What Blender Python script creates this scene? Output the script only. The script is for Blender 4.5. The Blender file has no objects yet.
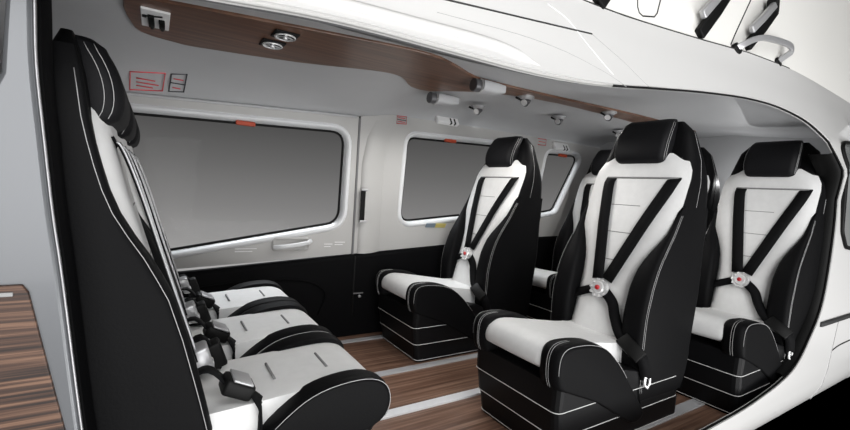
import bpy, bmesh, math
import numpy as np
from mathutils import Vector, Matrix
SC = bpy.context.scene
COL = SC.collection
PI = math.pi

# ------------------------------------------------------------------ camera
cd = bpy.data.cameras.new('camera'); cam = bpy.data.objects.new('camera', cd); COL.objects.link(cam)
SC.camera = cam
F = 427.91
cd.sensor_width = 36; cd.lens = 36*F/850; cd.clip_start = .02; cd.clip_end = 200
rows = [Vector((.8443, .0250, .5352)), Vector((-.5317, -.0847, .8427)), Vector((.0664, -.9961, -.0582))]
Mw = Matrix(rows)                                  # world = Mw @ (right, down, forward)
r_, d_, f_ = (Mw.col[0].normalized(), Mw.col[1].normalized(), Mw.col[2].normalized())
rot = Matrix((r_, -d_, -f_)).transposed()
cam.matrix_world = Matrix.Translation((0, 0, 1.0)) @ rot.to_4x4()

# ------------------------------------------------------------------ world, lights, exposure
w = bpy.data.worlds.new('world'); SC.world = w; w.use_nodes = True
nt = w.node_tree; nt.nodes.clear()
tc = nt.nodes.new('ShaderNodeTexCoord'); sx = nt.nodes.new('ShaderNodeSeparateXYZ')
mr = nt.nodes.new('ShaderNodeMapRange'); cr = nt.nodes.new('ShaderNodeValToRGB')
bg = nt.nodes.new('ShaderNodeBackground'); ow = nt.nodes.new('ShaderNodeOutputWorld')
nt.links.new(tc.outputs['Generated'], sx.inputs[0]); nt.links.new(sx.outputs['Z'], mr.inputs[0])
mr.inputs[1].default_value = -.30; mr.inputs[2].default_value = .30
nt.links.new(mr.outputs[0], cr.inputs[0]); nt.links.new(cr.outputs[0], bg.inputs[0]); nt.links.new(bg.outputs[0], ow.inputs[0])
def stop(z, v):
    p = (z+.30)/.60
    e = cr.color_ramp.elements.new(p); e.color = (v, v*.985, v*.975, 1)
for e in list(cr.color_ramp.elements)[1:]: cr.color_ramp.elements.remove(e)
cr.color_ramp.elements[0].position = 0; cr.color_ramp.elements[0].color = (0, 0, 0, 1)
for z, v in ((-.235, .0), (-.19, .36), (-.14, .30), (-.06, .205), (.03, .13), (.12, .072), (.19, .02), (.23, .004)): stop(z, v)
bg.inputs[1].default_value = 1.12

def area(name, loc, to, size, power, col=(1, 1, 1), size_y=None):
    l = bpy.data.lights.new(name, 'AREA'); l.energy = power; l.color = col; l.size = size
    if size_y: l.shape = 'RECTANGLE'; l.size_y = size_y
    o = bpy.data.objects.new(name, l); COL.objects.link(o); o.location = loc
    o.rotation_euler = (Vector(to)-Vector(loc)).to_track_quat('-Z', 'Y').to_euler()
    return o
area('studio_softbox_key', (-.8, -3.2, 1.5), (1.3, 2.0, .8), 3.2, 165)
area('studio_softbox_top', (.6, -2.4, 4.0), (1.2, 1.4, .6), 2.2, 110)
area('fill_area_low', (1.2, -3.0, -.9), (1.6, 2.0, 1.6), 2.4, 105)  # added fill from below, out of view, to brighten the cabin lining
area('fill_area_aft_low', (3.6, -2.4, -.7), (3.0, 1.3, 1.5), 1.8, 100)  # added unseen fill that lifts the aft ceiling
area('studio_softbox_beyond', (1.6, 5.0, 4.6), (1.4, 2.5, .6), 3.0, 420, (.92, .96, 1))
def fill_spot(name, loc, power):  # sizeless fill spots, added to brighten the cabin
    l = bpy.data.lights.new(name, 'SPOT'); l.energy = power; l.shadow_soft_size = 0; l.spot_size = math.radians(172); l.spot_blend = .6; l.color = (1, .98, .95)
    o = bpy.data.objects.new(name, l); COL.objects.link(o); o.location = loc
    return o
SC.view_settings.view_transform = 'Standard'; SC.view_settings.look = 'None'
SC.view_settings.gamma = 1; SC.view_settings.exposure = 0.0; SC.view_settings.use_curve_mapping = False

# ------------------------------------------------------------------ materials
def mat(name, col, rough=.5, metal=0, noise=None, bump=None, coat=0, spec=.5):
    m = bpy.data.materials.new(name); m.use_nodes = True
    n = m.node_tree; b = n.nodes['Principled BSDF']
    b.inputs['Base Color'].default_value = (*col, 1); b.inputs['Roughness'].default_value = rough
    b.inputs['Metallic'].default_value = metal; b.inputs['Coat Weight'].default_value = coat
    b.inputs['Coat Roughness'].default_value = .08; b.inputs['Specular IOR Level'].default_value = spec
    t = n.nodes.new('ShaderNodeTexCoord')
    if noise:
        sc, amt = noise
        x = n.nodes.new('ShaderNodeTexNoise'); x.inputs['Scale'].default_value = sc; x.inputs['Detail'].default_value = 4
        n.links.new(t.outputs['Object'], x.inputs['Vector'])
        r = n.nodes.new('ShaderNodeValToRGB')
        r.color_ramp.elements[0].color = (*[c*(1-amt) for c in col], 1); r.color_ramp.elements[1].color = (*[min(1, c*(1+amt)) for c in col], 1)
        r.color_ramp.elements[0].position = .3; r.color_ramp.elements[1].position = .7
        n.links.new(x.outputs['Fac'], r.inputs[0]); n.links.new(r.outputs[0], b.inputs['Base Color'])
    if bump:
        sc, st = bump
        x = n.nodes.new('ShaderNodeTexNoise'); x.inputs['Scale'].default_value = sc; x.inputs['Detail'].default_value = 3
        n.links.new(t.outputs['Object'], x.inputs['Vector'])
        bp = n.nodes.new('ShaderNodeBump'); bp.inputs['Strength'].default_value = st; bp.inputs['Distance'].default_value = .004
        n.links.new(x.outputs['Fac'], bp.inputs['Height']); n.links.new(bp.outputs[0], b.inputs['Normal'])
    return m
def wood(name, cols, scale, rough=.4, contrast=(.3, .7)):
    m = bpy.data.materials.new(name); m.use_nodes = True; n = m.node_tree; b = n.nodes['Principled BSDF']
    t = n.nodes.new('ShaderNodeTexCoord'); mp = n.nodes.new('ShaderNodeMapping'); mp.inputs['Scale'].default_value = scale
    x = n.nodes.new('ShaderNodeTexNoise'); x.inputs['Scale'].default_value = 1; x.inputs['Detail'].default_value = 5; x.inputs['Roughness'].default_value = .65
    r = n.nodes.new('ShaderNodeValToRGB'); e = r.color_ramp.elements
    e[0].position = contrast[0]; e[0].color = (*cols[0], 1); e[1].position = contrast[1]; e[1].color = (*cols[-1], 1)
    for i, c in enumerate(cols[1:-1]):
        q = e.new(contrast[0]+(contrast[1]-contrast[0])*(i+1)/(len(cols)-1)); q.color = (*c, 1)
    n.links.new(t.outputs['Object'], mp.inputs[0]); n.links.new(mp.outputs[0], x.inputs['Vector'])
    n.links.new(x.outputs['Fac'], r.inputs[0]); n.links.new(r.outputs[0], b.inputs['Base Color'])
    b.inputs['Roughness'].default_value = rough
    return m
M = dict(
    white=mat('white_leather', (.68, .68, .675), .5, noise=(30, .03), bump=(120, .08)),
    black=mat('black_leather', (.0042, .0042, .0046), .55, spec=.07, bump=(160, .12)),
    blackbase=mat('black_base_leather', (.005, .005, .0055), .42, spec=.15, bump=(140, .1)),
    headrest=mat('black_headrest_cloth', (.007, .007, .008), .6, spec=.15, bump=(200, .15)),
    webbing=mat('black_webbing', (.0045, .0045, .005), .7, bump=(300, .3), spec=.08),
    stitch=mat('white_stitching', (.45, .45, .45), .6),
    piping=mat('pale_piping', (.62, .62, .61), .4),
    slit=mat('dark_seam', (.22, .22, .22), .7),
    chrome=mat('chrome', (.8, .8, .8), .22, .45),
    steel=mat('brushed_steel', (.45, .45, .46), .32, .5),
    red=mat('red_plastic', (.42, .01, .015), .35),
    orange=mat('orange_red_tab', (.42, .055, .02), .5),
    redink=mat('red_ink', (.62, .05, .06), .6),
    ink=mat('dark_ink', (.03, .03, .035), .6),
    paleink=mat('pale_ink', (.8, .8, .8), .6),
    lining=mat('grey_lining', (.43, .435, .445), .55, noise=(3, .03)),
    trimlight=mat('light_trim', (.43, .425, .415), .45, noise=(4, .02)),
    rim=mat('window_rim_white', (.66, .67, .68), .3),
    track=mat('dark_grey_trim', (.13, .13, .133), .45),
    darktrim=mat('black_trim', (.0028, .0028, .0032), .6, spec=.05, bump=(60, .1)),
    rubber=mat('black_rubber', (.005, .005, .005), .5, spec=.15),
    silver=mat('silver_paint', (.125, .13, .138), .35, .35, coat=.15),
    paint=mat('white_paint', (.67, .665, .655), .28, coat=.5),
    cowl=mat('cream_white_paint', (.74, .73, .70), .4, coat=.2),
    gap=mat('panel_gap', (.02, .02, .02), .7),
    greygap=mat('grey_panel_gap', (.3, .3, .3), .6),
    plate=mat('white_plate', (.78, .78, .78), .4),
    yellow=mat('yellow_label', (.65, .55, .18), .5), blue=mat('blue_grey_label', (.2, .25, .3), .5),
    lamp=mat('grey_lamp_housing', (.10, .10, .105), .3, .3),
    sideglass=mat('grey_tinted_glass', (.20, .205, .205), .12, coat=.5),
)
M['rail'] = mat('grey_rail', (.40, .40, .41), .35); M['railbright'] = mat('silver_rail', (.72, .73, .75), .3)
M['floorwood'] = wood('walnut_floor', [(.055, .028, .018), (.165, .090, .060), (.33, .21, .15)], (1.2, 55, 8), .3)
M['ceilwood'] = wood('dark_walnut_ceiling', [(.055, .024, .014), (.115, .056, .034), (.19, .10, .062)], (2, 45, 8), .35)
M['zebra'] = wood('zebra_wood', [(.010, .004, .002), (.062, .028, .016), (.18, .098, .060)], (1.2, 6, 120), .55, (.38, .62))
gm = bpy.data.materials.new('window_acrylic'); gm.use_nodes = True; n = gm.node_tree; n.nodes.clear()
o_ = n.nodes.new('ShaderNodeOutputMaterial'); mx = n.nodes.new('ShaderNodeMixShader'); tr = n.nodes.new('ShaderNodeBsdfTransparent')
gl = n.nodes.new('ShaderNodeBsdfGlossy'); lw = n.nodes.new('ShaderNodeFresnel'); lw.inputs[0].default_value = 1.2
tr.inputs[0].default_value = (.94, .94, .94, 1); gl.inputs['Roughness'].default_value = .05
mx.inputs[0].default_value = .003; n.links.new(tr.outputs[0], mx.inputs[1]); n.links.new(gl.outputs[0], mx.inputs[2]); n.links.new(mx.outputs[0], o_.inputs[0])
M['glass'] = gm

# ------------------------------------------------------------------ helpers
def tag(o, label=None, cat=None, group=None, kind=None):
    if label: o['label'] = label
    if cat: o['category'] = cat
    if group: o['group'] = group
    if kind: o['kind'] = kind
    return o
def struct(o): o['kind'] = 'structure'; return o
def empty(name, loc=(0, 0, 0), rz=0):
    o = bpy.data.objects.new(name, None); o.empty_display_size = .05; COL.objects.link(o); o.location = loc; o.rotation_euler = (0, 0, rz); return o
def obj(name, bm, m, parent=None, smooth=True, bevel=0, seg=2, subd=0, angle=None):
    bmesh.ops.recalc_face_normals(bm, faces=bm.faces)
    me = bpy.data.meshes.new(name); bm.to_mesh(me); bm.free()
    for p in me.polygons: p.use_smooth = smooth
    me.materials.append(M[m] if isinstance(m, str) else m)
    if smooth and angle: me.set_sharp_from_angle(angle=math.radians(angle))
    o = bpy.data.objects.new(name, me); COL.objects.link(o)
    if parent: o.parent = parent
    if bevel:
        b = o.modifiers.new('bevel', 'BEVEL'); b.width = bevel; b.segments = seg; b.limit_method = 'ANGLE'; b.angle_limit = .6
    if subd:
        s = o.modifiers.new('subd', 'SUBSURF'); s.levels = subd; s.render_levels = subd
    return o
def loft(bm, rings, caps=True, closed=True):
    R = [[bm.verts.new(p) for p in r] for r in rings]
    k = len(R[0])
    for a, b in zip(R, R[1:]):
        for i in range(k if closed else k-1):
            j = (i+1) % k
            bm.faces.new((a[i], a[j], b[j], b[i]))
    if caps and closed:
        bm.faces.new(R[0][::-1]); bm.faces.new(R[-1])
    return R
def rrect(x0, x1, y0, y1, r, n=4):
    r = min(r, (x1-x0)/2-1e-4, (y1-y0)/2-1e-4); out = []
    for cx, cy, a0 in ((x1-r, y1-r, 0), (x0+r, y1-r, PI/2), (x0+r, y0+r, PI), (x1-r, y0+r, 1.5*PI)):
        for i in range(n+1):
            a = a0+PI/2*i/n; out.append((cx+r*math.cos(a), cy+r*math.sin(a)))
    return out
def tube(bm, pts, r, n=6, closed=False):
    pts = [Vector(p) for p in pts]; rings = []; N = len(pts)
    up = None
    for i, p in enumerate(pts):
        a = pts[(i-1) % N] if (closed or i > 0) else p
        b = pts[(i+1) % N] if (closed or i < N-1) else p
        t = (b-a).normalized()
        if up is None:
            up = Vector((0, 0, 1)) if abs(t.z) < .9 else Vector((1, 0, 0))
        s = t.cross(up).normalized(); u = s.cross(t).normalized(); up = u
        rings.append([p+r*(math.cos(2*PI*k/n)*s+math.sin(2*PI*k/n)*u) for k in range(n)])
    if closed:
        rings.append(rings[0]); loft(bm, rings, caps=False); bmesh.ops.remove_doubles(bm, verts=bm.verts, dist=1e-6)
    else: loft(bm, rings)
def box(bm, c, s, mtx=None):
    m = Matrix.Translation(c) @ (mtx.to_4x4() if mtx else Matrix.Identity(4)) @ Matrix.Diagonal((*s, 1))
    bmesh.ops.create_cube(bm, size=1, matrix=m)
def cyl(bm, c, axis, r, h, n=20, r2=None):
    q = Vector(axis).to_track_quat('Z', 'Y').to_matrix().to_4x4()
    bmesh.ops.create_cone(bm, cap_ends=True, segments=n, radius1=r, radius2=r if r2 is None else r2, depth=h, matrix=Matrix.Translation(c) @ q)
def prism(bm, poly, f0, f1):
    """poly of 2-D points; f0, f1 map them to 3-D for both end faces"""
    loft(bm, [[f0(p) for p in poly], [f1(p) for p in poly]])
def ribbon(bm, pts, nrm, wid, th):
    pts = [Vector(p) for p in pts]; rings = []
    for i, p in enumerate(pts):
        t = (pts[min(i+1, len(pts)-1)]-pts[max(i-1, 0)]).normalized()
        nn = Vector(nrm[i] if isinstance(nrm, list) else nrm); s = t.cross(nn).normalized(); u = s.cross(t).normalized()
        rings.append([p+s*wid/2-u*th/2, p-s*wid/2-u*th/2, p-s*wid/2+u*th/2, p+s*wid/2+u*th/2])
    loft(bm, rings)
def spline(pts, n=6):
    P = [Vector(p) for p in pts]; P = [2*P[0]-P[1]]+P+[2*P[-1]-P[-2]]; out = []
    for i in range(1, len(P)-2):
        for k in range(n):
            t = k/n; a, b, c, d = P[i-1:i+3]
            out.append(.5*((2*b)+(c-a)*t+(2*a-5*b+4*c-d)*t*t+(3*b-a-3*c+d)*t**3))
    out.append(P[-2]); return out
def ip(x, xs, ys): return float(np.interp(x, xs, ys))
def sm(pts, n=5, closed=False):                      # smooth 2-D polyline
    q = [(p[0], p[1], 0) for p in pts]
    return [(v.x, v.y) for v in spline(q+([q[0]] if closed else []), n)][:None if not closed else -1]
def copy_tree(o, parent=None, skip=None):
    c = o.copy(); COL.objects.link(c)
    if parent: c.parent = parent
    for ch in list(o.children):
        if not (skip and ch.name.startswith(skip)): copy_tree(ch, c, skip)
    return c

# ------------------------------------------------------------------ fuselage surfaces
FZ = [-.18, -.14, -.08, 0, .1, .3, 1.1, 1.25, 1.38, 1.45, 1.55, 1.7, 1.9, 2.3]
FY = [1.2, .92, .84, .81, .80, .8, .8, .83, .92, .96, 1.01, 1.08, 1.16, 1.2]
def side_y(x, z):
    s = min(max((x-1.2)/2.2, 0), 1); s = s*s*(3-2*s)
    return ip(z, FZ, FY)-.12*s*min(max((z-1.1)/.3, 0), 1)
def S(x, z, off=0): return (x, side_y(x, z)-off, z)
LIP = [(-.45, 1.268), (-.2, 1.292), (.043, 1.315), (.236, 1.339), (.391, 1.349), (.62, 1.352), (.918, 1.358), (1.235, 1.388), (1.63, 1.448), (2.015, 1.499), (2.368, 1.531), (2.654, 1.531),
       (2.92, 1.489), (3.06, 1.40), (3.16, 1.26), (3.215, 1.095), (3.235, .871), (3.19, .531), (3.047, .338), (2.829, .185), (2.398, .112), (1.956, .09), (1.6, .085), (1.2, .085), (.6, .08)]
LIPS = sm(LIP, 5)
CX = [-.6, .2, 1.44, 1.566, 2.138, 2.545, 3.045, 3.8, 5.2]; CZ = [1.69, 1.70, 1.735, 1.74, 1.776, 1.806, 1.815, 1.79, 1.71]
def cz(x): return ip(x, CX, CZ)

# outer skin: planar fill in x,z, sliced along z and x, then bent onto the side curve
bm = bmesh.new()
outer = [(.6, -.178), (2, -.178), (3, -.178), (4.2, -.178), (5.4, -.178), (5.4, .6), (5.4, 1.3), (5.4, 1.72)]+[(x, cz(x)-.004) for x in (5.2, 4.5, 3.8, 3.4, 3.045, 2.8, 2.545, 2.3, 2.138, 1.85, 1.566, 1.44, .8, .2, -.45)]
vs = [bm.verts.new((x, 0, z)) for x, z in LIPS+outer]
es = [bm.edges.new((vs[i], vs[(i+1) % len(vs)])) for i in range(len(vs))]
bmesh.ops.triangle_fill(bm, edges=es, use_beauty=True)
for zz in np.arange(-.17, 1.88, .035):
    bmesh.ops.bisect_plane(bm, geom=bm.verts[:]+bm.edges[:]+bm.faces[:], plane_co=(0, 0, zz), plane_no=(0, 0, 1))
for xx in np.arange(-.3, 5.4, .15):
    bmesh.ops.bisect_plane(bm, geom=bm.verts[:]+bm.edges[:]+bm.faces[:], plane_co=(xx, 0, 0), plane_no=(1, 0, 0))
for v in bm.verts: v.co.y = side_y(v.co.x, v.co.z)
sk = struct(obj('wall_near', bm, 'paint'))
so = sk.modifiers.new('solid', 'SOLIDIFY'); so.thickness = .02; so.offset = 0
esp = sk.modifiers.new('split', 'EDGE_SPLIT'); esp.split_angle = math.radians(50)
# seal round the door opening, then the jamb behind it
bm = bmesh.new(); i0 = next(i for i, p in enumerate(LIPS) if p[0] > 1.25)
tube(bm, [S(x, z, .0) for x, z in LIPS[i0:]], .0055, 8); struct(obj('trim_1', bm, 'rubber'))
bm = bmesh.new()
tube(bm, [S(x, z, .0) for x, z in LIPS[:i0+1]], .005, 8); struct(obj('trim_2', bm, 'trimlight'))
i1 = next(i for i, p in enumerate(LIPS) if p[0] > 3.1); i2 = next(i for i, p in enumerate(LIPS) if i > i1 and p[0] < 2.75)
def inset(i, d):
    a = Vector(LIPS[max(i-1, 0)]); b = Vector(LIPS[min(i+1, len(LIPS)-1)]); t = (b-a).normalized(); nn = Vector((t.y, -t.x))
    return Vector(LIPS[i])+nn*d
bm = bmesh.new(); rings = []
for i in range(i1, i2):
    x, z = LIPS[i]; q = inset(i, .012); y = side_y(x, z)
    rings.append([(x, y+.004, z), (q.x, y+.02, q.y), (q.x, y+.11, q.y), (x+.02, y+.11, z)])
loft(bm, rings, caps=False, closed=False); struct(obj('trim_3', bm, 'rubber'))

# cabin floor
bm = bmesh.new(); box(bm, (1.55, 1.72, -.02), (4.4, 1.8, .04)); struct(obj('floor', bm, 'floorwood', smooth=False))
# ceiling lining
def crease(x): return ip(x, [-.6, -.13, 1.12, 1.36, 2.2, 3.65], [1.365, 1.385, 1.452, 1.50, 1.515, 1.52])
def lipz(x): return ip(x, [p[0] for p in LIP[:13]]+[3.6], [p[1] for p in LIP[:13]]+[1.45])
def ceil_sec(x):
    lz = lipz(x); ly = side_y(x, lz)+.012
    k = min(max((x-1.08)/.26, 0), 1); k = k*k*(3-2*k); m = lambda a, b: a+(b-a)*k; c = crease(x)
    P = [(ly, lz+.006), (ly+.10, lz+.03+.25*(1.52-lz)), (1.32, 1.53), (1.5, 1.556), (1.8, 1.558), (2.1, m(1.556, 1.566)), (2.25, m(1.545, 1.575)), (2.42, m(1.515, 1.574)), (2.56, m((c+1.515)/2+.005, c+.052)), (2.63, m(c+.016, c+.026)), (2.66, c)]
    return [(x, y, z) for y, z in P]
bm = bmesh.new(); loft(bm, [ceil_sec(x) for x in np.arange(-.6, 3.75, .12)], caps=False, closed=False)
struct(obj('ceiling', bm, 'lining'))
# dark grey strip between roof lip and ceiling, tapering aft
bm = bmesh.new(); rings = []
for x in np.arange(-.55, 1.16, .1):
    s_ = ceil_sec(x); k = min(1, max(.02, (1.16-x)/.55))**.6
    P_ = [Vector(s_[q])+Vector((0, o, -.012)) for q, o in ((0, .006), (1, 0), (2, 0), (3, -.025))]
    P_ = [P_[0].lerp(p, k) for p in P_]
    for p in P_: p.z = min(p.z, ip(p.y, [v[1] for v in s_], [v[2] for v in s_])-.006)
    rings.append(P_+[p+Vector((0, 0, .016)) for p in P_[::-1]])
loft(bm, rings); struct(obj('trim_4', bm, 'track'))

# aft and forward bulkheads
bm = bmesh.new(); box(bm, (3.66, 1.75, .8), (.03, 1.85, 1.56)); struct(obj('wall_aft', bm, 'lining', smooth=False))
bm = bmesh.new(); box(bm, (-.42, 1.80, .8), (.03, 1.72, 1.56)); struct(obj('wall_forward', bm, 'lining', smooth=False))

# far wall
WY = 2.65
def rquad(c, r, n=6):
    out = []; c = [Vector(p) for p in c]; N = len(c)
    rr = r if isinstance(r, (list, tuple)) else [r]*N
    for i in range(N):
        p = c[i]; a = (c[i-1]-p).normalized(); b = (c[(i+1) % N]-p).normalized(); ang = a.angle(b); d = rr[i]/math.tan(ang/2)
        s, e = p+a*d, p+b*d
        for k in range(n+1):
            t = k/n; out.append((1-t)**2*s+2*t*(1-t)*p+t*t*e)
    return out
def offs(loop, d):
    N = len(loop); out = []; ar = sum(loop[i].x*loop[(i+1) % N].y-loop[(i+1) % N].x*loop[i].y for i in range(N))
    sg = 1 if ar > 0 else -1
    for i in range(N):
        t = (loop[(i+1) % N]-loop[i-1]).normalized(); out.append(loop[i]+Vector((t.y, -t.x))*d*sg)
    return out
WIN = {1: rquad([(-.19, 1.288), (1.037, 1.34), (1.03, .752), (-.19, .535)], [.07, .085, .10, .06]),
       2: rquad([(1.515, 1.365), (2.42, 1.395), (2.36, .86), (1.495, .765)], [.07, .07, .1, .07]),
       3: rquad([(2.93, 1.39), (3.36, 1.41), (3.07, .895), (2.83, .855)], [.06, .05, .07, .05])}
def wall_poly(name, outline, loops, m, y=WY):
    bm = bmesh.new(); E = []
    for L in [[Vector(p) for p in outline]]+loops:
        v = [bm.verts.new((p.x, y, p.y)) for p in L]; E += [bm.edges.new((v[i], v[(i+1) % len(v)])) for i in range(len(v))]
    bmesh.ops.triangle_fill(bm, edges=E, use_beauty=True)
    return obj(name, bm, m, smooth=False)
def dk(x): return ip(x, [-.6, .12, 1.15, 2.12, 2.9, 3.66], [.44, .468, .545, .613, .655, .68])
RW = .046
door = struct(wall_poly('door_1', [(-.6, crease(-.6)), (1.12, crease(1.12)), (1.12, dk(1.12)), (-.6, dk(-.6))], [offs(WIN[1], RW)], 'trimlight'))
wf = struct(wall_poly('wall_far', [(1.135, crease(1.135)), (1.36, crease(1.36)), (2.2, crease(2.2)), (3.66, crease(3.66)), (3.66, dk(3.66)), (2.12, dk(2.12)), (1.135, dk(1.135))], [offs(WIN[2], RW), offs(WIN[3], RW)], 'trimlight'))
def window(k):
    L = WIN[k]; bm = bmesh.new()
    rings = [[(p.x, WY+.001, p.y) for p in offs(L, RW)], [(p.x, WY-.012, p.y) for p in offs(L, RW-.012)], [(p.x, WY-.010, p.y) for p in offs(L, RW-.024)],
             [(p.x, WY+.012, p.y) for p in offs(L, .012)], [(p.x, WY+.045, p.y) for p in offs(L, .004)]]
    loft(bm, rings, caps=False)
    root = struct(obj('window_%d' % k, bm, 'rim'))
    bm = bmesh.new(); tube(bm, [(p.x, WY+.04, p.y) for p in L], .008, 6, closed=True); obj('seal', bm, 'rubber', root)
    bm = bmesh.new(); v = [bm.verts.new((p.x, WY+.046, p.y)) for p in offs(L, .006)]; bm.faces.new(v)
    obj('pane', bm, 'glass', root, smooth=False)
    return root
for k in (1, 2, 3): window(k)
# header ledge above the sliding door
bm = bmesh.new(); tube(bm, [(x, WY-.006, crease(x)-.004) for x in np.arange(-.6, 1.13, .1)], .008); struct(obj('trim_5', bm, 'lining'))
# pillar between door and fixed wall
bm = bmesh.new(); rings = []
for z in np.arange(.545, 1.47, .06):
    c = 1.225+ip(z, [.5, 1.15, 1.33, 1.47], [0, .0, .03, .10]); t = ip(z, [.5, 1.25, 1.47], [.022, .020, .002])
    rings.append([(c-.065, WY, z), (c-.055, WY-t*.6, z), (c-.02, WY-t, z), (c+.03, WY-t*.95, z), (c+.075, WY-t*.4, z), (c+.10, WY+.001, z)])
loft(bm, rings, closed=False); struct(obj('trim_6', bm, 'trimlight'))
bm = bmesh.new(); box(bm, (1.1275, WY-.002, .99), (.012, .01, .90)); struct(obj('trim_7', bm, 'track', smooth=False))
# second column near the aft window
bm = bmesh.new(); rings = []
for z in np.arange(.66, 1.53, .06):
    c = 2.68+ip(z, [.6, 1.2, 1.53], [0, 0, .04])
    rings.append([(c-.08, WY, z), (c-.06, WY-.012, z), (c, WY-.018, z), (c+.06, WY-.012, z), (c+.08, WY, z)])
loft(bm, rings, closed=False); struct(obj('trim_8', bm, 'trimlight'))
# dark lower panelling
bm = bmesh.new(); rings = []
for x in list(np.arange(-.6, 3.67, .1)):
    t = dk(x); rings.append([(x, WY+.01, t), (x, WY-.022, t-.004), (x, WY-.035, t-.03), (x, WY-.03, .25), (x, WY-.05, 0.0)])
loft(bm, rings, caps=False, closed=False); struct(obj('baseboard_far', bm, 'darktrim'))
bm = bmesh.new(); tube(bm, spline([(.12, WY-.036, .37), (.5, WY-.036, .40), (.8, WY-.036, .385), (.94, WY-.036, .30), (.9, WY-.036, .16)]), .006); struct(obj('trim_9', bm, 'darktrim'))
bm = bmesh.new(); tube(bm, [(1.135, WY-.034, .53), (1.135, WY-.034, .02)], .006); struct(obj('trim_10', bm, 'rubber'))

# ------------------------------------------------------------------ roof panel lines and cowling
def sline(name, pts, r, m, off=.0105):
    bm = bmesh.new(); tube(bm, [S(p.x, p.y, off) for p in spline([(a, b, 0) for a, b in pts], 6)], r); return struct(obj(name, bm, m))
sline('trim_11', [(-.3, 1.40), (.2, 1.45), (.623, 1.505), (.917, 1.542), (1.293, 1.589)], .0035, 'gap')
sline('trim_12', [(1.293, 1.589), (1.42, 1.52), (1.50, 1.46), (1.535, 1.435)], .0014, 'greygap')
sline('trim_18', [(1.09, 1.645), (1.177, 1.61), (1.244, 1.535), (1.33, 1.44)], .0022, 'paleink')
sline('trim_13', [(.60, 1.455), (.9, 1.475), (1.1, 1.47), (1.28, 1.44), (1.38, 1.405)], .0014, 'greygap')
bm = bmesh.new(); rings = []
bead = spline([(-.4, 1.345, 0), (.0, 1.362, 0), (.358, 1.385, 0), (.518, 1.394, 0), (.70, 1.404, 0), (.80, 1.404, 0), (.88, 1.393, 0), (.96, 1.378, 0)], 5)
for i, p in enumerate(bead):
    k = min(1, (len(bead)-1-i)/6+.08); c = Vector(S(p.x, p.y, .0085))
    rings.append([c+Vector((0, .004, .022*k)), c+Vector((0, -.010*k, .012*k)), c+Vector((0, -.015*k, 0)), c+Vector((0, -.012*k, -.008*k)), c+Vector((0, .004, -.010*k))])
loft(bm, rings); struct(obj('trim_17', bm, 'paint'))

# engine cowling
ck = empty('engine_cowling', (1.2, 1.15, 1.8)); tag(ck, 'cream white engine cowling on the roof with black latches', 'engine cowling')
def cy(x, z): return side_y(x, cz(x))+.004+.10*(z-cz(x))
def C_(x, z, off=0): return (x, cy(x, z)-off, z)
def L_(p, o=ck): return tuple(Vector(p)-o.location)
bm = bmesh.new(); rings = []
for x in np.arange(-.6, 5.21, .2):
    b = cz(x); rings.append([L_((x, cy(x, b), b-.03)), L_(C_(x, b)), L_(C_(x, b+.25)), L_(C_(x, b+.6)), L_(C_(x, b+.85)), L_((x, cy(x, b)+.3, b+1.05)), L_((x, 2.4, b+1.05)), L_((x, 2.4, b-.03))])
loft(bm, rings); obj('shell', bm, 'cowl', ck, angle=40)
bm = bmesh.new(); tube(bm, [L_(C_(x, cz(x)+.003, .010)) for x in np.arange(-.6, 3.05, .15)], .0045); obj('base_gap', bm, 'gap', ck)
bm = bmesh.new(); tube(bm, [L_(C_(x, z)) for x, z in ((2.40, 1.82), (2.44, 1.88), (2.60, 2.10), (2.8, 2.4))], .004); obj('panel_seam', bm, 'gap', ck)
hl = [(1.66, 1.93), (1.665, 1.81), (1.675, 1.79), (1.70, 1.782), (1.78, 1.80), (1.80, 1.82), (1.83, 1.90), (1.86, 2.05), (1.66, 2.03)]
bm = bmesh.new(); tube(bm, [L_(C_(x, z)) for x, z in hl], .0035, closed=True); obj('hatch_seam', bm, 'gap', ck)
def latch(x, z, dx, dz, k=1.0):
    root_bm = bmesh.new(); a = Vector(C_(x, z, .0)); b = Vector(C_(x+dx, z+dz, .0)); t = (b-a).normalized()
    nn = Vector((0, -1, .1)).normalized(); s = t.cross(nn).normalized()
    ribbon(root_bm, [L_(a+nn*.012), L_(a.lerp(b, .5)+nn*.03), L_(b+nn*.035)], nn, .045*k, .03)
    o = obj('latch', root_bm, 'rubber', ck, bevel=.006)
    b2 = bmesh.new(); ribbon(b2, [L_(a.lerp(b, .15)+nn*.03-s*.05*k), L_(a.lerp(b, .5)+nn*.045-s*.045*k), L_(b+nn*.045-s*.03*k)], nn, .035*k, .025)
    obj('latch_lever', b2, 'steel', o, bevel=.008)
    b2 = bmesh.new(); ribbon(b2, [L_(b+nn*.02+s*.02), L_(b+nn*.045-s*.06*k)], nn, .045, .05); obj('latch_hook', b2, 'rubber', o, bevel=.008)
latch(2.10, 1.795, .22, .26, 1.2); latch(2.53, 1.835, .24, .24, 1.1); latch(1.40, 1.742, .10, .16, 1.3)
hd = empty('step_handle', L_((2.56, 1.05, 1.83))); hd.parent = ck; HL = Vector((2.56, 1.05, 1.83))
hp = [(2.42, 1.80, 1.055), (2.45, 1.825, 1.02), (2.51, 1.858, 1.0), (2.60, 1.884, .99), (2.76, 1.905, .985), (2.90, 1.915, .985), (2.945, 1.895, .99), (2.91, 1.86, 1.01), (2.88, 1.83, 1.03)]
pts = spline([(x, y, z) for x, z, y in hp], 5)
bm = bmesh.new(); ribbon(bm, [tuple(Vector(p)-HL) for p in pts], (0, -1, 0), .028, .016); obj('bar', bm, 'steel', hd, bevel=.005)
bm = bmesh.new(); cyl(bm, Vector((2.88, 1.035, 1.825))-HL, (0, -1, .3), .028, .04); obj('mount', bm, 'rubber', hd)
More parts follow.
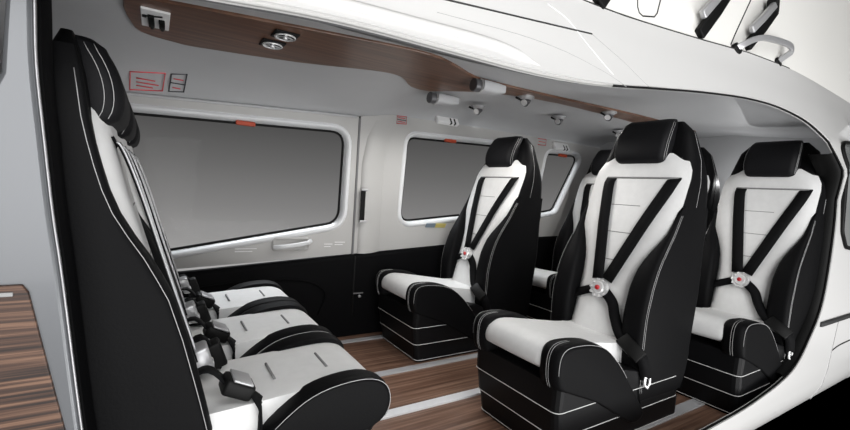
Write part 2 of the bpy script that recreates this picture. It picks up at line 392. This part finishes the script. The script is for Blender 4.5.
bm = bmesh.new(); cyl(bm, Vector((2.43, 1.05, 1.80))-HL, (0, -1, .3), .03, .04); obj('mount', bm, 'rubber', hd)

# near side, aft of the door: window, belt line, panel gap
bm = bmesh.new()
wl = rquad([(3.16, 1.41), (3.75, 1.47), (3.75, .80), (3.42, .83), (3.32, .92)], [.10, .1, .1, .08, .08])
v = [bm.verts.new((p.x, 0, p.y)) for p in wl]; bmesh.ops.triangle_fill(bm, edges=[bm.edges.new((v[i], v[(i+1) % len(v)])) for i in range(len(v))])
for zz in np.arange(.8, 1.5, .05): bmesh.ops.bisect_plane(bm, geom=bm.verts[:]+bm.edges[:]+bm.faces[:], plane_co=(0, 0, zz), plane_no=(0, 0, 1))
for vv in bm.verts: vv.co = Vector(S(vv.co.x, vv.co.z, .014))
wn = struct(obj('window_4', bm, 'sideglass'))
bm = bmesh.new(); tube(bm, [S(p.x, p.y, .014) for p in wl], .012, 6, closed=True); obj('seal', bm, 'rubber', wn)
bm = bmesh.new(); rings = [[S(x, .385+.0*x, .010), S(x, .385, .020), S(x, .410, .020), S(x, .410, .010)] for x in np.arange(3.16, 5.3, .2)]; loft(bm, rings); struct(obj('trim_14', bm, 'gap'))
sline('trim_15', [(3.42, .21), (3.55, .225), (3.8, .23), (4.4, .24)], .004, 'gap')
sline('trim_16', [(3.48, .39), (3.42, .21), (3.36, .02), (3.3, -.08)], .002, 'greygap', .011)

# ------------------------------------------------------------------ seats
def make_seat(name, P):
    root = empty(name)
    hw = P['hw']; X0 = P.get('x0', 0)
    zs, xfs, xrs, hws = zip(*P['shell'])
    xf = lambda z: ip(z, zs, xfs)
    # --- shell of the backrest
    bm = bmesh.new(); rings = []
    for z in np.linspace(zs[0], zs[-1], 26):
        a, b, h = xf(z), ip(z, zs, xrs), ip(z, zs, hws)
        k = min(1, (zs[-1]-z)/.07+.05); k = math.sqrt(1-(1-k)**2) if k < 1 else 1
        mid = (a+b)/2; hh = h-.05*(1-k); dx = (b-a)/2*(.35+.65*k)
        rings.append([(x, y, z) for x, y in rrect(mid-dx, mid+dx, -hh, hh, min(.06, dx*.9), 5)])
    loft(bm, rings); back = obj('backrest', bm, 'black', root, angle=50)
    # --- white back panel
    pz, pw = zip(*P['panel'])
    def surf(u, z, lift=0):
        h = ip(z, pz, pw); e = max(0, 1-abs(u)**5)
        return Vector((xf(z)+.012-(.042)*e-lift, u*h, z))
    bm = bmesh.new(); U = np.linspace(-1, 1, 17); Z = np.linspace(pz[0], pz[-1], 24)
    loft(bm, [[surf(u, z) for u in U] for z in Z], closed=False)
    obj('back_panel', bm, 'white', root)
    for z in P['slits']:
        h = .12*hw/.25
        bm = bmesh.new(); tube(bm, [surf(u*.30, z, -.0006) for u in np.linspace(-1, 1, 7)], .0022, 5); obj('seam', bm, 'slit', root)
    # --- side wings
    for s in (-1, 1):
        bm = bmesh.new(); rings = []; edge = []; edge2 = []
        for z in np.linspace(P['wing'][0][0], P['wing'][-1][0], 22):
            wz, wp = zip(*P['wing']); p = ip(z, wz, wp); iy = ip(z, pz, pw)-.012; ro = hws[1]
            oy = max(ip(z, zs, hws)+.004*min(1, (P['wing'][-1][0]-z)/.12)-.002, iy+.012); x = xf(z)
            q = rrect(x-p, max(ip(z, zs, xrs)-.025, x+.05), iy, oy, min(.028, p*.8+.006), 4)
            rings.append([(a, b*s, z) for a, b in q]); edge.append((x-p+.012, s*(oy+.0005), z)); edge2.append((x-p+.024, s*(oy+.0005), z))
        loft(bm, rings); wg = obj('side_wing', bm, 'black', root, angle=60)
        for e in ((edge, edge2) if P['harness'] == 'worn' else (edge,)):
            bm = bmesh.new(); tube(bm, e[1:-1], .0008, 4); obj('stitching', bm, 'stitch', wg)
    # stitching down the flank of the shell
    for s in ((-1, 1) if P['harness'] == 'worn' else ()):
        bm = bmesh.new(); tube(bm, [(ip(z, zs, xrs)*.45+xf(z)*.55, s*(ip(z, zs, hws)+.0005), z) for z in np.linspace(P['wing'][-1][0], zs[-1]-.05, 14)], .0008, 4); obj('stitching', bm, 'stitch', back)
    # --- headrest
    hz0, hz1, hh, ht = P['head']; bm = bmesh.new(); rings = []
    for t in np.linspace(0, 1, 14):
        z = hz0+(hz1-hz0)*t; e = math.sqrt(max(0, 1-abs(2*t-1)**6))*.5+.5
        x = xf(z); d = ht*(.72+.28*math.sin(PI*min(1, t*1.1+.05))); h = hh*(.93+.07*math.sin(PI*t))*(.9+.1*e)
        rings.append([(a, b, z) for a, b in rrect(x-d*e, x+.03, -h, h, .03, 5)])
    loft(bm, rings); hr = obj('headrest', bm, 'headrest', root, angle=60)
    for s in (-1, 1):
        for q in (.018, .034):
            bm = bmesh.new(); tube(bm, [(r[0][0]*0+min(p[0] for p in r)+q, s*(max(p[1] for p in r)+.0005), r[0][2]) for r in rings[1:-1]], .0008, 4); obj('stitching', bm, 'stitch', hr)
    # --- cushion
    cw = P['cw']; prof = sm(P['cush'], 4, closed=True); bm = bmesh.new(); rings = []
    cxm = sum(p[0] for p in prof)/len(prof); czm = sum(p[1] for p in prof)/len(prof)
    for y, k in ((-cw, .94), (-cw+.012, .985), (-cw+.03, 1), (0, 1.012), (cw-.03, 1), (cw-.012, .985), (cw, .94)):
        rings.append([(cxm+(x-cxm)*(1-(1-k)*.5), y, czm+(z-czm)*k) for x, z in prof])
    loft(bm, rings); cu = obj('cushion', bm, 'white', root, angle=60)
    for x in P['cslits']:
        bm = bmesh.new(); tube(bm, [(x, y, ip(x, *P['ctop'])) for y in np.linspace(-.055, .055, 5)], .0042, 6); obj('seam', bm, 'slit', cu)
    # --- bolsters
    for s in (-1, 1):
        pr = sm(P['bol'], 3, closed=True); bm = bmesh.new(); bx = sum(p[0] for p in pr)/len(pr); bz = sum(p[1] for p in pr)/len(pr); rings = []
        for y, k in ((cw-.015, .95), (cw+.005, 1.0), (hw-.028, 1.0), (hw-.008, .975), (hw-.001, .93), (hw, .88)):
            rings.append([(bx+(x-bx)*k, s*y, bz+(z-bz)*k) for x, z in pr])
        loft(bm, rings); bo = obj('side_bolster', bm, 'black', root, angle=70)
        bm = bmesh.new(); tube(bm, [(bx+(x-bx)*.965, s*(hw-.0035), bz+(z-bz)*.965) for x, z in pr[P.get('pp', (0, 99))[0]:P.get('pp', (0, 99))[1]]], .0009, 5); obj('piping', bm, 'stitch', bo)
        fr = [i for i, (x, z) in enumerate(pr) if z > bz*1.0 and x < .10]
        if P.get('topstitch') and fr:
            for yy in (cw+.03, cw+.04):
                bm = bmesh.new(); tube(bm, [(bx+(pr[i][0]-bx)*1.003, s*yy, bz+(pr[i][1]-bz)*1.003) for i in sorted(fr, key=lambda i: math.atan2(pr[i][1]-.3, pr[i][0]-.15))], .0008, 4); obj('stitching', bm, 'stitch', bo)
    # --- skirted base
    bm = bmesh.new(); rings = []
    for z, x0, x1, h in P['base']: rings.append([(x, y, z) for x, y in rrect(x0, x1, -h, h, .03, 3)])
    loft(bm, rings); ba = obj('base', bm, 'blackbase', root, smooth=False, bevel=.004)
    for k in P['pipes']:
        z, x0, x1, h = P['base'][k]; bm = bmesh.new(); tube(bm, [(x, y, z+.001) for x, y in rrect(x0-.001, x1, -h-.001, h+.001, .03, 3)], .0018, 5, closed=True); obj('piping', bm, 'piping', ba)
    # --- harness
    if P['harness'] == 'worn':
        bz_ = .585; bc = surf(.0, bz_, .022)+Vector((0, .0, 0))
        def onback(y, z, l=.008): return surf(y/ip(z, pz, pw), z, l)
        bm = bmesh.new(); tube(bm, [onback(y, 1.115, .001) for y in np.linspace(-.215, .145, 9)], .005, 6); obj('harness_slot', bm, 'slit', root)
        nb = (-1, 0, .25)
        for ya, yb in ((.122, .03), (-.190, -.018)):
            pts = [onback(ya, 1.118, -.004), onback(ya*.98+yb*.02, 1.09, .010)]+[onback(ya+(yb-ya)*t, 1.09-(1.09-.625)*t, .012) for t in np.linspace(.08, 1, 9)]
            bm = bmesh.new(); ribbon(bm, pts, nb, .057, .004); obj('shoulder_strap', bm, 'webbing', root)
        # lap straps: one tight, one draped over the cushion with its adjuster
        pts = spline([bc+Vector((.008, .03, -.005)), bc+Vector((.012, .10, -.035)), bc+Vector((.02, .17, -.07)), bc+Vector((.06, .22, -.12))], 5)
        bm = bmesh.new(); ribbon(bm, pts, (-1, .2, .35), .042, .004); obj('lap_strap', bm, 'webbing', root)
        dn = P['anchor']
        pts = spline([bc+Vector((.005, -.025, -.01)), bc+Vector((-.005, -.075, -.05)), bc+Vector((-.02, -.105, -.11)), bc+Vector((-.045, -.16, -.175)), Vector(dn)+Vector((-.06, -.002, .12)), Vector(dn)+Vector((-.01, -.004, .02))], 5)
        nn = [(-1, -.25-.75*i/len(pts), .5) for i in range(len(pts))]
        bm = bmesh.new(); ribbon(bm, pts, nn, .046, .005); lp = obj('lap_strap', bm, 'webbing', root)
        bm = bmesh.new(); k = int(len(pts)*.66); a, b = pts[k-2], pts[k+3]
        ribbon(bm, [a+Vector((-.012, -.008, 0)), a.lerp(b, .5)+Vector((-.018, -.012, 0)), b+Vector((-.012, -.008, 0))], (-1, -.8, .5), .06, .022); obj('adjuster', bm, 'rubber', lp, bevel=.004)
        bm = bmesh.new(); d = Vector(dn); tube(bm, [d+Vector((-.018, -.004, .025)), d+Vector((-.02, -.004, -.005)), d+Vector((0, -.006, -.02)), d+Vector((.02, -.004, -.005)), d+Vector((.018, -.004, .025))], .006, 8, closed=True); obj('anchor', bm, 'chrome', lp)
        bm = bmesh.new(); ax = Vector((-1, 0, .3)).normalized()
        cyl(bm, bc, ax, .041, .022, 24); cyl(bm, bc+ax*.012, ax, .032, .012, 24, .025)
        for k in range(10):
            q = ax.to_track_quat('Z', 'Y') @ Vector((.039*math.cos(k*PI/5), .039*math.sin(k*PI/5), .012)); cyl(bm, bc+q, ax, .006, .012, 8)
        bk = obj('buckle', bm, 'chrome', root, angle=40)
        bm = bmesh.new(); cyl(bm, bc+ax*.021, ax, .011, .006, 16); obj('release_button', bm, 'red', bk)
    else:
        for y0, y1 in ((.10, .03), (-.09, -.02)):
            pts = spline([surf(y0/.2, 1.06, -.004), surf(y0/.2, 1.045, .010), surf(y0*.8/.2, .95, .022), surf((y0*.5+y1*.5)/.2, .78, .022), surf(y1/.2, .60, .020), surf(y1/.2, .52, .018)], 5)
            bm = bmesh.new(); ribbon(bm, pts, (-1, 0, .2), .04, .004); st = obj('shoulder_strap', bm, 'webbing', root)
            bm = bmesh.new(); tube(bm, [p+Vector((-.004, .019, 0)) for p in pts[2:-2]], .0025, 6); obj('strap_edge_glint', bm, 'steel', st)  # steel tone imitates light catching the edge of the black strap
        c = Vector((P['shell'][1][1]-.055, 0, 0)); zt = ip(.3, *P['ctop'])
        bm = bmesh.new(); box(bm, (xf(.52)-.055, .0, .525), (.05, .07, .05), Matrix.Rotation(.3, 3, 'Y')); box(bm, (xf(.52)-.075, .01, .50), (.03, .04, .03)); obj('buckle', bm, 'steel', root, bevel=.008)
        for yy in (.105, -.085):
            a = Vector((xf(.5)-.01, yy, zt+.06))
            if yy > 0: pts = spline([a, a+Vector((-.05, .005, .02)), a+Vector((-.10, .014, -.025)), a+Vector((-.15, .03, -.05)), a+Vector((-.165, .052, -.075)), a+Vector((-.165, .054, -.16))], 4)
            else: pts = spline([a, a+Vector((-.05, 0, .035)), a+Vector((-.09, -.005, -.02)), a+Vector((-.085, -.012, -.06)), a+Vector((-.06, -.03, -.075))], 4)
            bm = bmesh.new(); ribbon(bm, pts, (-.6, 0, 1), .046, .005); lp = obj('lap_strap', bm, 'webbing', root)
            bm = bmesh.new(); box(bm, a+Vector((-.115, .018, -.030)) if yy > 0 else a+Vector((-.085, -.005, -.02)), (.075, .07, .04) if yy > 0 else (.05, .06, .075), Matrix.Rotation(-.45 if yy > 0 else .35, 3, 'Y')); obj('adjuster', bm, 'rubber', lp, bevel=.008)
            bm = bmesh.new(); box(bm, a+(Vector((-.125, .018, -.010)) if yy > 0 else Vector((-.11, -.005, -.035))), (.05, .076, .006) if yy > 0 else (.006, .045, .018), Matrix.Rotation(-.45 if yy > 0 else .35, 3, 'Y')); obj('anchor', bm, 'steel', lp, bevel=.002)
    return root

single = dict(hw=.25, cw=.165,
    shell=[(.03, .60, .86, .22), (.15, .52, .92, .235), (.30, .52, .955, .245), (.6, .60, .985, .25), (.9, .69, .985, .25), (1.10, .762, .975, .25), (1.2, .80, .95, .238), (1.32, .83, .92, .20), (1.39, .85, .90, .175)],
    panel=[(.30, .152), (.5, .155), (.62, .158), (.70, .168), (.76, .185), (.82, .212), (.87, .234), (.93, .243), (1.12, .245), (1.17, .236), (1.205, .21), (1.235, .15)],
    slits=(.72, .85, .98),
    wing=[(.14, -.02), (.25, .0), (.40, .045), (.52, .075), (.64, .082), (.72, .074), (.79, .050), (.86, .022), (.93, .004), (.99, -.012)],
    head=(1.185, 1.40, .132, .078),
    cush=[(.02, .345), (-.008, .365), (-.008, .405), (.02, .438), (.09, .450), (.3, .418), (.50, .388), (.60, .40), (.62, .30), (.6, .16), (.42, .16), (.32, .30)],
    ctop=([0, .09, .3, .5], [.43, .449, .417, .388]), cslits=(),
    bol=[(.005, .30), (-.010, .34), (-.012, .405), (.008, .446), (.06, .460), (.17, .452), (.27, .420), (.37, .34), (.46, .24), (.55, .14), (.59, .08), (.50, .06), (.25, .20)],
    topstitch=True, pp=(4, 24),
    base=[(0.0, .055, .90, .225), (.012, .05, .905, .228), (.105, .035, .90, .232), (.108, .030, .88, .235), (.205, .015, .88, .238), (.208, .012, .86, .240), (.31, .012, .44, .244)],
    pipes=(1, 3, 5), harness='worn', anchor=(.555, -.256, .235))
bench = dict(hw=.2125, cw=.150,
    shell=[(.25, .47, .74, .19), (.40, .48, .75, .205), (.6, .545, .755, .2105), (.8, .61, .755, .2105), (.95, .655, .755, .2105), (1.08, .685, .755, .21), (1.2, .70, .75, .195), (1.265, .71, .745, .18)],
    panel=[(.30, .13), (.5, .13), (.7, .135), (.85, .16), (.95, .18), (1.05, .185), (1.10, .165), (1.14, .14)],
    slits=(.68, .80, .92),
    wing=[(.28, .02), (.43, .040), (.53, .048), (.64, .055), (.74, .056), (.82, .040), (.90, .014), (.98, .006), (1.10, .004), (1.19, .002), (1.23, -.004)],
    head=(1.09, 1.262, .142, .062),
    cush=[(.03, .34), (.0, .37), (.002, .42), (.03, .448), (.10, .459), (.3, .445), (.46, .435), (.52, .44), (.53, .36), (.3, .33)],
    ctop=([0, .10, .3, .46], [.44, .460, .448, .437]), cslits=(.13, .28),
    bol=[(.05, .325), (.003, .352), (-.012, .40), (.004, .447), (.05, .473), (.12, .477), (.20, .464), (.265, .432), (.335, .37), (.33, .325)],
    base=[(0.0, .20, .72, .20), (.2, .12, .72, .205), (.335, .02, .70, .207)], pipes=(), pp=(3, 24), harness='stowed')

l = bpy.data.lights.new('aft_fill_point', 'POINT'); l.energy = 2.5; l.shadow_soft_size = 0  # added fill hidden behind the aft row, brightens bulkhead and ceiling
o = bpy.data.objects.new('aft_fill_point', l); COL.objects.link(o); o.location = (3.38, 1.38, 1.2)
G1 = 'single seats facing the bench'; G2 = 'single seats in the aft row'; G3 = 'seats of the three-seat bench'
def put(o, x, y, rz, label, group): o.location = (x, y, 0); o.rotation_euler = (0, 0, rz); tag(o, label, 'seat', group)
s0 = make_seat('cabin_seat', single)
s0.scale = (1, 1, 1.012)
put(s0, 1.25, 1.24, 0, 'large black and white single seat nearest the open doorway, in front of the aft row', G1)
spots = [(1.25, 2.265, 'black and white single seat beside the far wall, facing the white bench cushions', G1),
         (2.35, 1.09, 'black and white single seat at the aft end of the door opening', G2),
         (2.35, 1.66, 'middle seat of the aft row, mostly hidden behind the large nearest single seat', G2),
         (2.35, 2.20, 'aft row seat beside the small slanted rear window, seen between the two bench-facing seats', G2)]
for x, y, lb, g in spots:
    c = copy_tree(s0); c.scale = (1, 1, 1.025 if x > 2 else 1.005); put(c, x, y, 0, lb, g)
b0 = make_seat('bench_seat', bench)
put(b0, .575, 1.243, PI, 'bench seat nearest the camera, its big black side panel fully in view', G3)
for y, lb in ((1.672, 'middle seat of the three-seat bench, between two white cushions'), (2.10, 'bench seat farthest from the camera, under the big sliding door window')):
    put(copy_tree(b0, skip='piping'), .575, y, PI, lb, G3)

# ------------------------------------------------------------------ silver cabinet panel at the forward door post
cb = empty('partition_cabinet', (-.25, .94, 0)); tag(cb, 'silver partition cabinet with a striped wood door beside the doorway', 'cabinet')
edge = spline([(-.175, 1.36, 0), (-.171, 1.258, 0), (-.168, 1.16, 0), (-.157, 1.04, 0), (-.145, .92, 0), (-.131, .807, 0), (-.101, .537, 0), (-.07, .30, 0), (-.05, 0.0, 0)], 4)
left = [(-.75, 0.0), (-.75, .9), (-.42, 1.0), (-.28, 1.05), (-.225, 1.09), (-.207, 1.14), (-.203, 1.25), (-.203, 1.36)]
poly = [(p.x, p.y) for p in edge]+[p for p in left]
bm = bmesh.new(); prism(bm, poly, lambda p: L_((p[0], .93, p[1]), cb), lambda p: L_((p[0]-.0, .965, p[1]), cb)); obj('frame', bm, 'silver', cb, bevel=.007, seg=3, angle=50)
bm = bmesh.new(); ribbon(bm, [L_((p.x+.002, .938, p.y), cb) for p in edge], (0, -1, 0), .0025, .012); obj('edge_trim', bm, 'steel', cb)
bm = bmesh.new(); rings = []
for p in edge: rings.append([L_((p.x-.03, .965, p.y), cb), L_((p.x+.004, .967, p.y), cb), L_((p.x+.010, .985, p.y), cb), L_((p.x+.012, 1.01, p.y), cb), L_((p.x-.03, 1.012, p.y), cb)])
loft(bm, rings); obj('inner_jamb', bm, 'darktrim', cb, angle=50)
wp = [(-.72, .80), (-.178, .803), (-.170, .79), (-.148, .68), (-.120, .542), (-.09, .36), (-.07, .08), (-.72, .08)]
bm = bmesh.new(); prism(bm, wp, lambda p: L_((p[0], .922, p[1]), cb), lambda p: L_((p[0], .932, p[1]), cb)); dr = obj('door', bm, 'zebra', cb, smooth=False, bevel=.002)
bm = bmesh.new(); box(bm, L_((-.30, .9205, .789), cb), (.225, .004, .007)); obj('slot_handle', bm, 'greygap', dr, smooth=False, bevel=.0015)

# ------------------------------------------------------------------ ceiling furniture
WOOD = [(-.105, 1.81), (-.095, 1.93), (-.06, 2.08), (.06, 2.13), (.15, 2.133), (.55, 2.03), (.85, 1.90), (.97, 1.882), (1.05, 1.93), (1.143, 2.03), (1.25, 2.05), (1.36, 1.95), (1.55, 1.81), (1.957, 1.725), (2.8, 1.746), (3.3, 1.80),
        (3.3, 1.62), (2.55, 1.59), (1.86, 1.633), (1.44, 1.651), (1.27, 1.64), (1.10, 1.56), (.93, 1.507), (.68, 1.537), (.11, 1.646), (-.08, 1.70)]
bm = bmesh.new(); ws = sm(WOOD, 3, closed=True); prism(bm, ws, lambda p: (p[0], p[1], 1.546), lambda p: (p[0], p[1], 1.56))
wc = tag(obj('ceiling_panel', bm, 'ceilwood', smooth=False, bevel=.004), 'long dark walnut overhead panel that narrows towards the aft cabin', 'ceiling panel')
def at(o, x, y, z=1.546): o.location = (x, y, z); return o
pl = at(empty('headset_plate'), -.012, 1.873); tag(pl, 'white square plate with two black hanging connectors on the walnut overhead panel', 'headset plate')
bm = bmesh.new(); box(bm, (0, -.02, -.004), (.086, .20, .008)); obj('plate', bm, 'plate', pl, smooth=False, bevel=.002)
for dx in (-.012, .020):
    bm = bmesh.new(); ribbon(bm, [(dx-.002, -.06+dx, -.010), (dx, -.02, -.016), (dx+.001, .02, -.018)], (0, 0, -1), .018, .014); cyl(bm, (dx+.002, .038, -.015), (0, 1, 0), .006, .05, 10); obj('connector', bm, 'rubber', pl, bevel=.002)
bm = bmesh.new(); tube(bm, [(-.036, -.055, -.011), (-.012, -.070, -.013), (.02, -.085, -.012)], .0025); obj('lead', bm, 'rubber', pl)
bm = bmesh.new(); cyl(bm, (-.033, -.055, -.011), (0, 0, 1), .007, .008, 10); obj('plug', bm, 'rubber', pl)
for x, y, lb in ((.40, 1.69, 'round chrome air vent nearer the roof edge on the walnut overhead panel'), (.385, 1.83, 'round chrome air vent nearer the far windows on the walnut overhead panel')):
    v = at(empty('air_vent'), x, y); tag(v, lb, 'air vent', 'air vents in the walnut panel')
    bm = bmesh.new(); box(bm, (0, 0, -.003), (.088, .09, .006)); obj('bezel', bm, 'rubber', v, smooth=False, bevel=.002)
    bm = bmesh.new(); tube(bm, [(.036*math.cos(a), .036*math.sin(a), -.010) for a in np.linspace(0, 2*PI, 25)[:-1]], .004, 6, closed=True); obj('ring', bm, 'chrome', v)
    bm = bmesh.new(); cyl(bm, (0, 0, -.012), (0, 0, 1), .009, .012, 14); obj('knob', bm, 'chrome', v)
    for k in range(3):
        bm = bmesh.new(); a = k*2*PI/3+.4; box(bm, (.021*math.cos(a), .021*math.sin(a), -.008), (.03, .006, .004), Matrix.Rotation(a, 3, 'Z')); obj('spoke', bm, 'chrome', v, smooth=False)
# cylindrical reading lamps at the ends of two overhead pods
for x, y, ln, lb in ((1.30, 2.06, .16, 'pale overhead lamp pod with a dark round end nearer the far windows'), (1.29, 1.655, .16, 'pale overhead lamp pod with a dark round end nearer the roof edge')):
    fill_spot('lamp_pod_fill', (x-.05, y+.02, 1.47), 6.5); p = at(empty('lamp_pod'), x, y); tag(p, lb, 'lamp pod', 'overhead lamp pods')  # added fill spot; the pod lamp itself is unlit
    bm = bmesh.new(); rings = []
    for t, k in ((0, 1), (.6, .9), (1, .35)): rings.append([(.02+ln*t, a, b-.028) for a, b in rrect(-.045*k, .045*k, -.026*k, .028, .02*k, 3)])
    loft(bm, rings); obj('body', bm, 'lining', p, angle=50)
    bm = bmesh.new(); cyl(bm, (.004, 0, -.028), (-1, 0, 0), .031, .04, 24); obj('lamp_head', bm, 'lamp', p, angle=40, bevel=.003)
    bm = bmesh.new(); tube(bm, [(.022, .032*math.cos(a), -.028+.032*math.sin(a)) for a in np.linspace(0, 2*PI, 25)[:-1]], .005, 6, closed=True); obj('rim', bm, 'chrome', p)
SP = [(1.705, 1.737, 1.546, 'chrome spotlight on the walnut strip nearest the pale lamp pods'), (2.32, 1.65, 1.546, 'chrome spotlight on the walnut strip just above the large near seat'),
      (1.698, 2.14, 1.545, 'chrome spotlight on the grey lining above the wide middle window'), (2.282, 2.0, 1.55, 'chrome spotlight on the grey lining between the far seat and the large near seat'),
      (3.0, 2.03, 1.55, 'small chrome spotlight partly behind the large near seat headrest')]
for x, y, z, lb in SP:
    fill_spot('spotlight_fill', (x-.05, y-.02, z-.07), 6); p = at(empty('spotlight'), x, y, z); tag(p, lb, 'spotlight', 'chrome spotlights overhead')  # fill light added below each unlit fitting
    bm = bmesh.new(); cyl(bm, (0, 0, -.004), (0, 0, 1), .046, .008, 24); cyl(bm, (0, 0, -.012), (0, 0, 1), .030, .012, 24, .04); obj('base', bm, 'steel', p, angle=40)
    bm = bmesh.new(); cyl(bm, (.004, 0, -.024), (-.75, -.1, -.5), .022, .032, 18, .026); obj('barrel', bm, 'lamp', p, angle=40)
    bm = bmesh.new(); cyl(bm, (-.012, -.002, -.034), (-.75, -.1, -.5), .018, .008, 18); obj('lens', bm, 'chrome', p, angle=40)
    bm = bmesh.new(); tube(bm, [(-.06, .012, -.012), (-.03, .012, -.018), (.0, .01, -.016)], .006); obj('clip', bm, 'rubber', p)

# ------------------------------------------------------------------ wall fittings
def header_y(z, x=0):                                   # y on the sloping header above the crease
    s = ceil_sec(x); a = [p[2] for p in s[7:]][::-1]; b = [p[1] for p in s[7:]][::-1]; return ip(z, a, b) if z > crease(x) else WY-.003
def H(x, z, off=.003): return Vector((x, header_y(z, x)-off*.8, z-off*.6))
def placard(nm, pts, lines, m, label, cat='placard', bars=True):
    """outlined sticker: corner points (x,z) on the header, written lines as small bars"""
    r = empty(nm, H(*pts[0])); tag(r, label, cat)
    bm = bmesh.new(); tube(bm, [H(x, z)-r.location for x, z in pts], .0032, 5, closed=True); obj('border', bm, m, r)
    for (x0, x1, z, mm) in lines:
        bm = bmesh.new(); tube(bm, [H(x0, z)-r.location, H((x0+x1)/2, z)-r.location, H(x1, z)-r.location], .0028, 5); obj('printed_line', bm, mm, r)
    return r
placard('placard', [(-.112, 1.470), (.030, 1.485), (.022, 1.418), (-.116, 1.402)], [(-.09, -.01, 1.452, 'redink'), (-.09, .005, 1.437, 'redink'), (-.09, -.02, 1.423, 'redink')], 'redink', 'wide red outlined warning sticker above the sliding door window')
placard('placard', [(.056, 1.486), (.122, 1.494), (.116, 1.428), (.050, 1.42)], [(.056, .118, 1.457, 'ink'), (.066, .11, 1.472, 'redink'), (.064, .10, 1.438, 'redink')], 'ink', 'small dark outlined sticker with red marks beside the red warning sticker')
placard('placard', [(1.40, 1.498), (1.475, 1.502), (1.475, 1.452), (1.40, 1.447)], [(1.403, 1.472, 1.475, 'ink'), (1.41, 1.465, 1.488, 'redink'), (1.41, 1.465, 1.462, 'redink')], 'redink', 'small square red outlined sticker on the pillar between door and middle window')
placard('placard', [(2.78, 1.508), (2.88, 1.511), (2.88, 1.46), (2.78, 1.457)], [(2.79, 2.87, 1.485, 'redink')], 'redink', 'faint red outlined sticker on the column before the rear window')
for x, z, lb in ((1.80, 1.53, 'white wall box with two dark slots above the middle window'), (3.06, 1.475, 'white wall box above the slanted rear window')):
    b = empty('wall_box', H(x, z)); tag(b, lb, 'wall box', 'white wall boxes')
    q = Matrix.Rotation(-.55, 3, 'X')
    bm = bmesh.new(); box(bm, (0, -.012, -.008), (.19, .034, .07), q); obj('housing', bm, 'plate', b, smooth=False, bevel=.008)
    for dx in (.02, .055):
        bm = bmesh.new(); box(bm, (dx, -.028, -.016), (.012, .02, .045), q); obj('slot', bm, 'rubber', b, smooth=False)
for x, z, lb in ((.432, 1.312, 'red tab on top of the big sliding door window'), (1.872, 1.382, 'red tab on top of the middle window'), (3.13, 1.395, 'red tab on top of the slanted rear window')):
    bm = bmesh.new(); box(bm, (0, 0, 0), (.105, .022, .026)); o = obj('pull_tab', bm, 'orange', smooth=False, bevel=.006); o.location = (x, WY+.012, z); tag(o, lb, 'tab', 'red window tabs')
# door handle
h = empty('door_handle', (.72, WY, .615)); tag(h, 'grey pull handle on the sliding door below its window', 'door handle')
bm = bmesh.new(); rings = [[(x, y, z) for x, z in rrect(-.115+d, .115-d, -.045+d, .042-d, .02, 4)] for y, d in ((0, 0), (-.012, .002), (-.016, .010), (-.006, .02))]; loft(bm, rings); obj('recess_plate', bm, 'trimlight', h, angle=50)
bm = bmesh.new(); ribbon(bm, spline([(-.11, -.02, -.018), (-.06, -.045, -.012), (.03, -.05, .0), (.09, -.045, .012), (.12, -.02, .022)], 4), (0, -1, 0), .026, .016); obj('lever', bm, 'rim', h, bevel=.006)
for i, (x0, x1, z, lb) in enumerate(((.93, .985, .61, 'tiny pale printed mark right of the door handle'), (1.0, 1.07, .622, 'tiny pale printed lines near the edge of the sliding door'), (.40, .52, .588, 'tiny pale printed lines left of the door handle'))):
    r = empty('door_marking', (x0, WY-.002, z)); tag(r, lb, 'marking', 'pale printed marks on the door')
    for k in range(2):
        bm = bmesh.new(); box(bm, ((x1-x0)*(.5-.1*k), 0, -.016*k), ((x1-x0)*(1-.2*k), .002, .005)); obj('printed_line', bm, 'paleink', r, smooth=False)
# strap guide on the door post
g = empty('post_rail', (1.168, WY-.035, .87)); tag(g, 'slim black vertical rail with metal ends on the post beside the sliding door', 'rail')
bm = bmesh.new(); box(bm, (0, 0, 0), (.028, .02, .20)); obj('bar', bm, 'rubber', g, smooth=False, bevel=.004)
for s in (-1, 1):
    bm = bmesh.new(); box(bm, (.006, -.004, s*.105), (.05, .024, .016)); obj('end_bracket', bm, 'steel', g, smooth=False, bevel=.004)
g = empty('floor_latch', (1.17, WY-.038, .27)); tag(g, 'small metal latch low on the black panel under the door post', 'latch')
bm = bmesh.new(); box(bm, (0, 0, .012), (.07, .006, .008)); obj('plate', bm, 'track', g, smooth=False)
bm = bmesh.new(); cyl(bm, (.008, -.006, -.008), (0, -1, 0), .009, .012, 12); obj('pin', bm, 'steel', g)
# label under middle window
lab = empty('window_label', (1.775, WY-.008, .742)); tag(lab, 'small yellow and blue label on the sill of the middle window', 'label')
q = Matrix.Rotation(.5, 3, 'X')
for dx, wd, m_ in ((-.045, .08, 'blue'), (.045, .09, 'yellow')):
    bm = bmesh.new(); box(bm, (dx, -.004, .0), (wd, .004, .035), q); obj('printed_patch', bm, m_, lab, smooth=False)
# floor rails
for y, wd, hgt, lb in ((1.60, .05, .012, 'bright silver floor rail nearest the near single seat'), (1.985, .055, .006, 'grey floor rail running under the far single seat edge'), (2.5, .05, .006, 'grey floor rail beside the far wall'), (1.03, .06, .008, 'grey floor rail by the door sill')):
    bm = bmesh.new(); box(bm, (0, 0, hgt/2), (4.0, wd, hgt)); o = obj('floor_rail', bm, 'railbright' if 'bright' in lb else 'rail', smooth=False, bevel=.002); o.location = (1.62, y, 0); tag(o, lb, 'floor rail', 'metal floor rails')
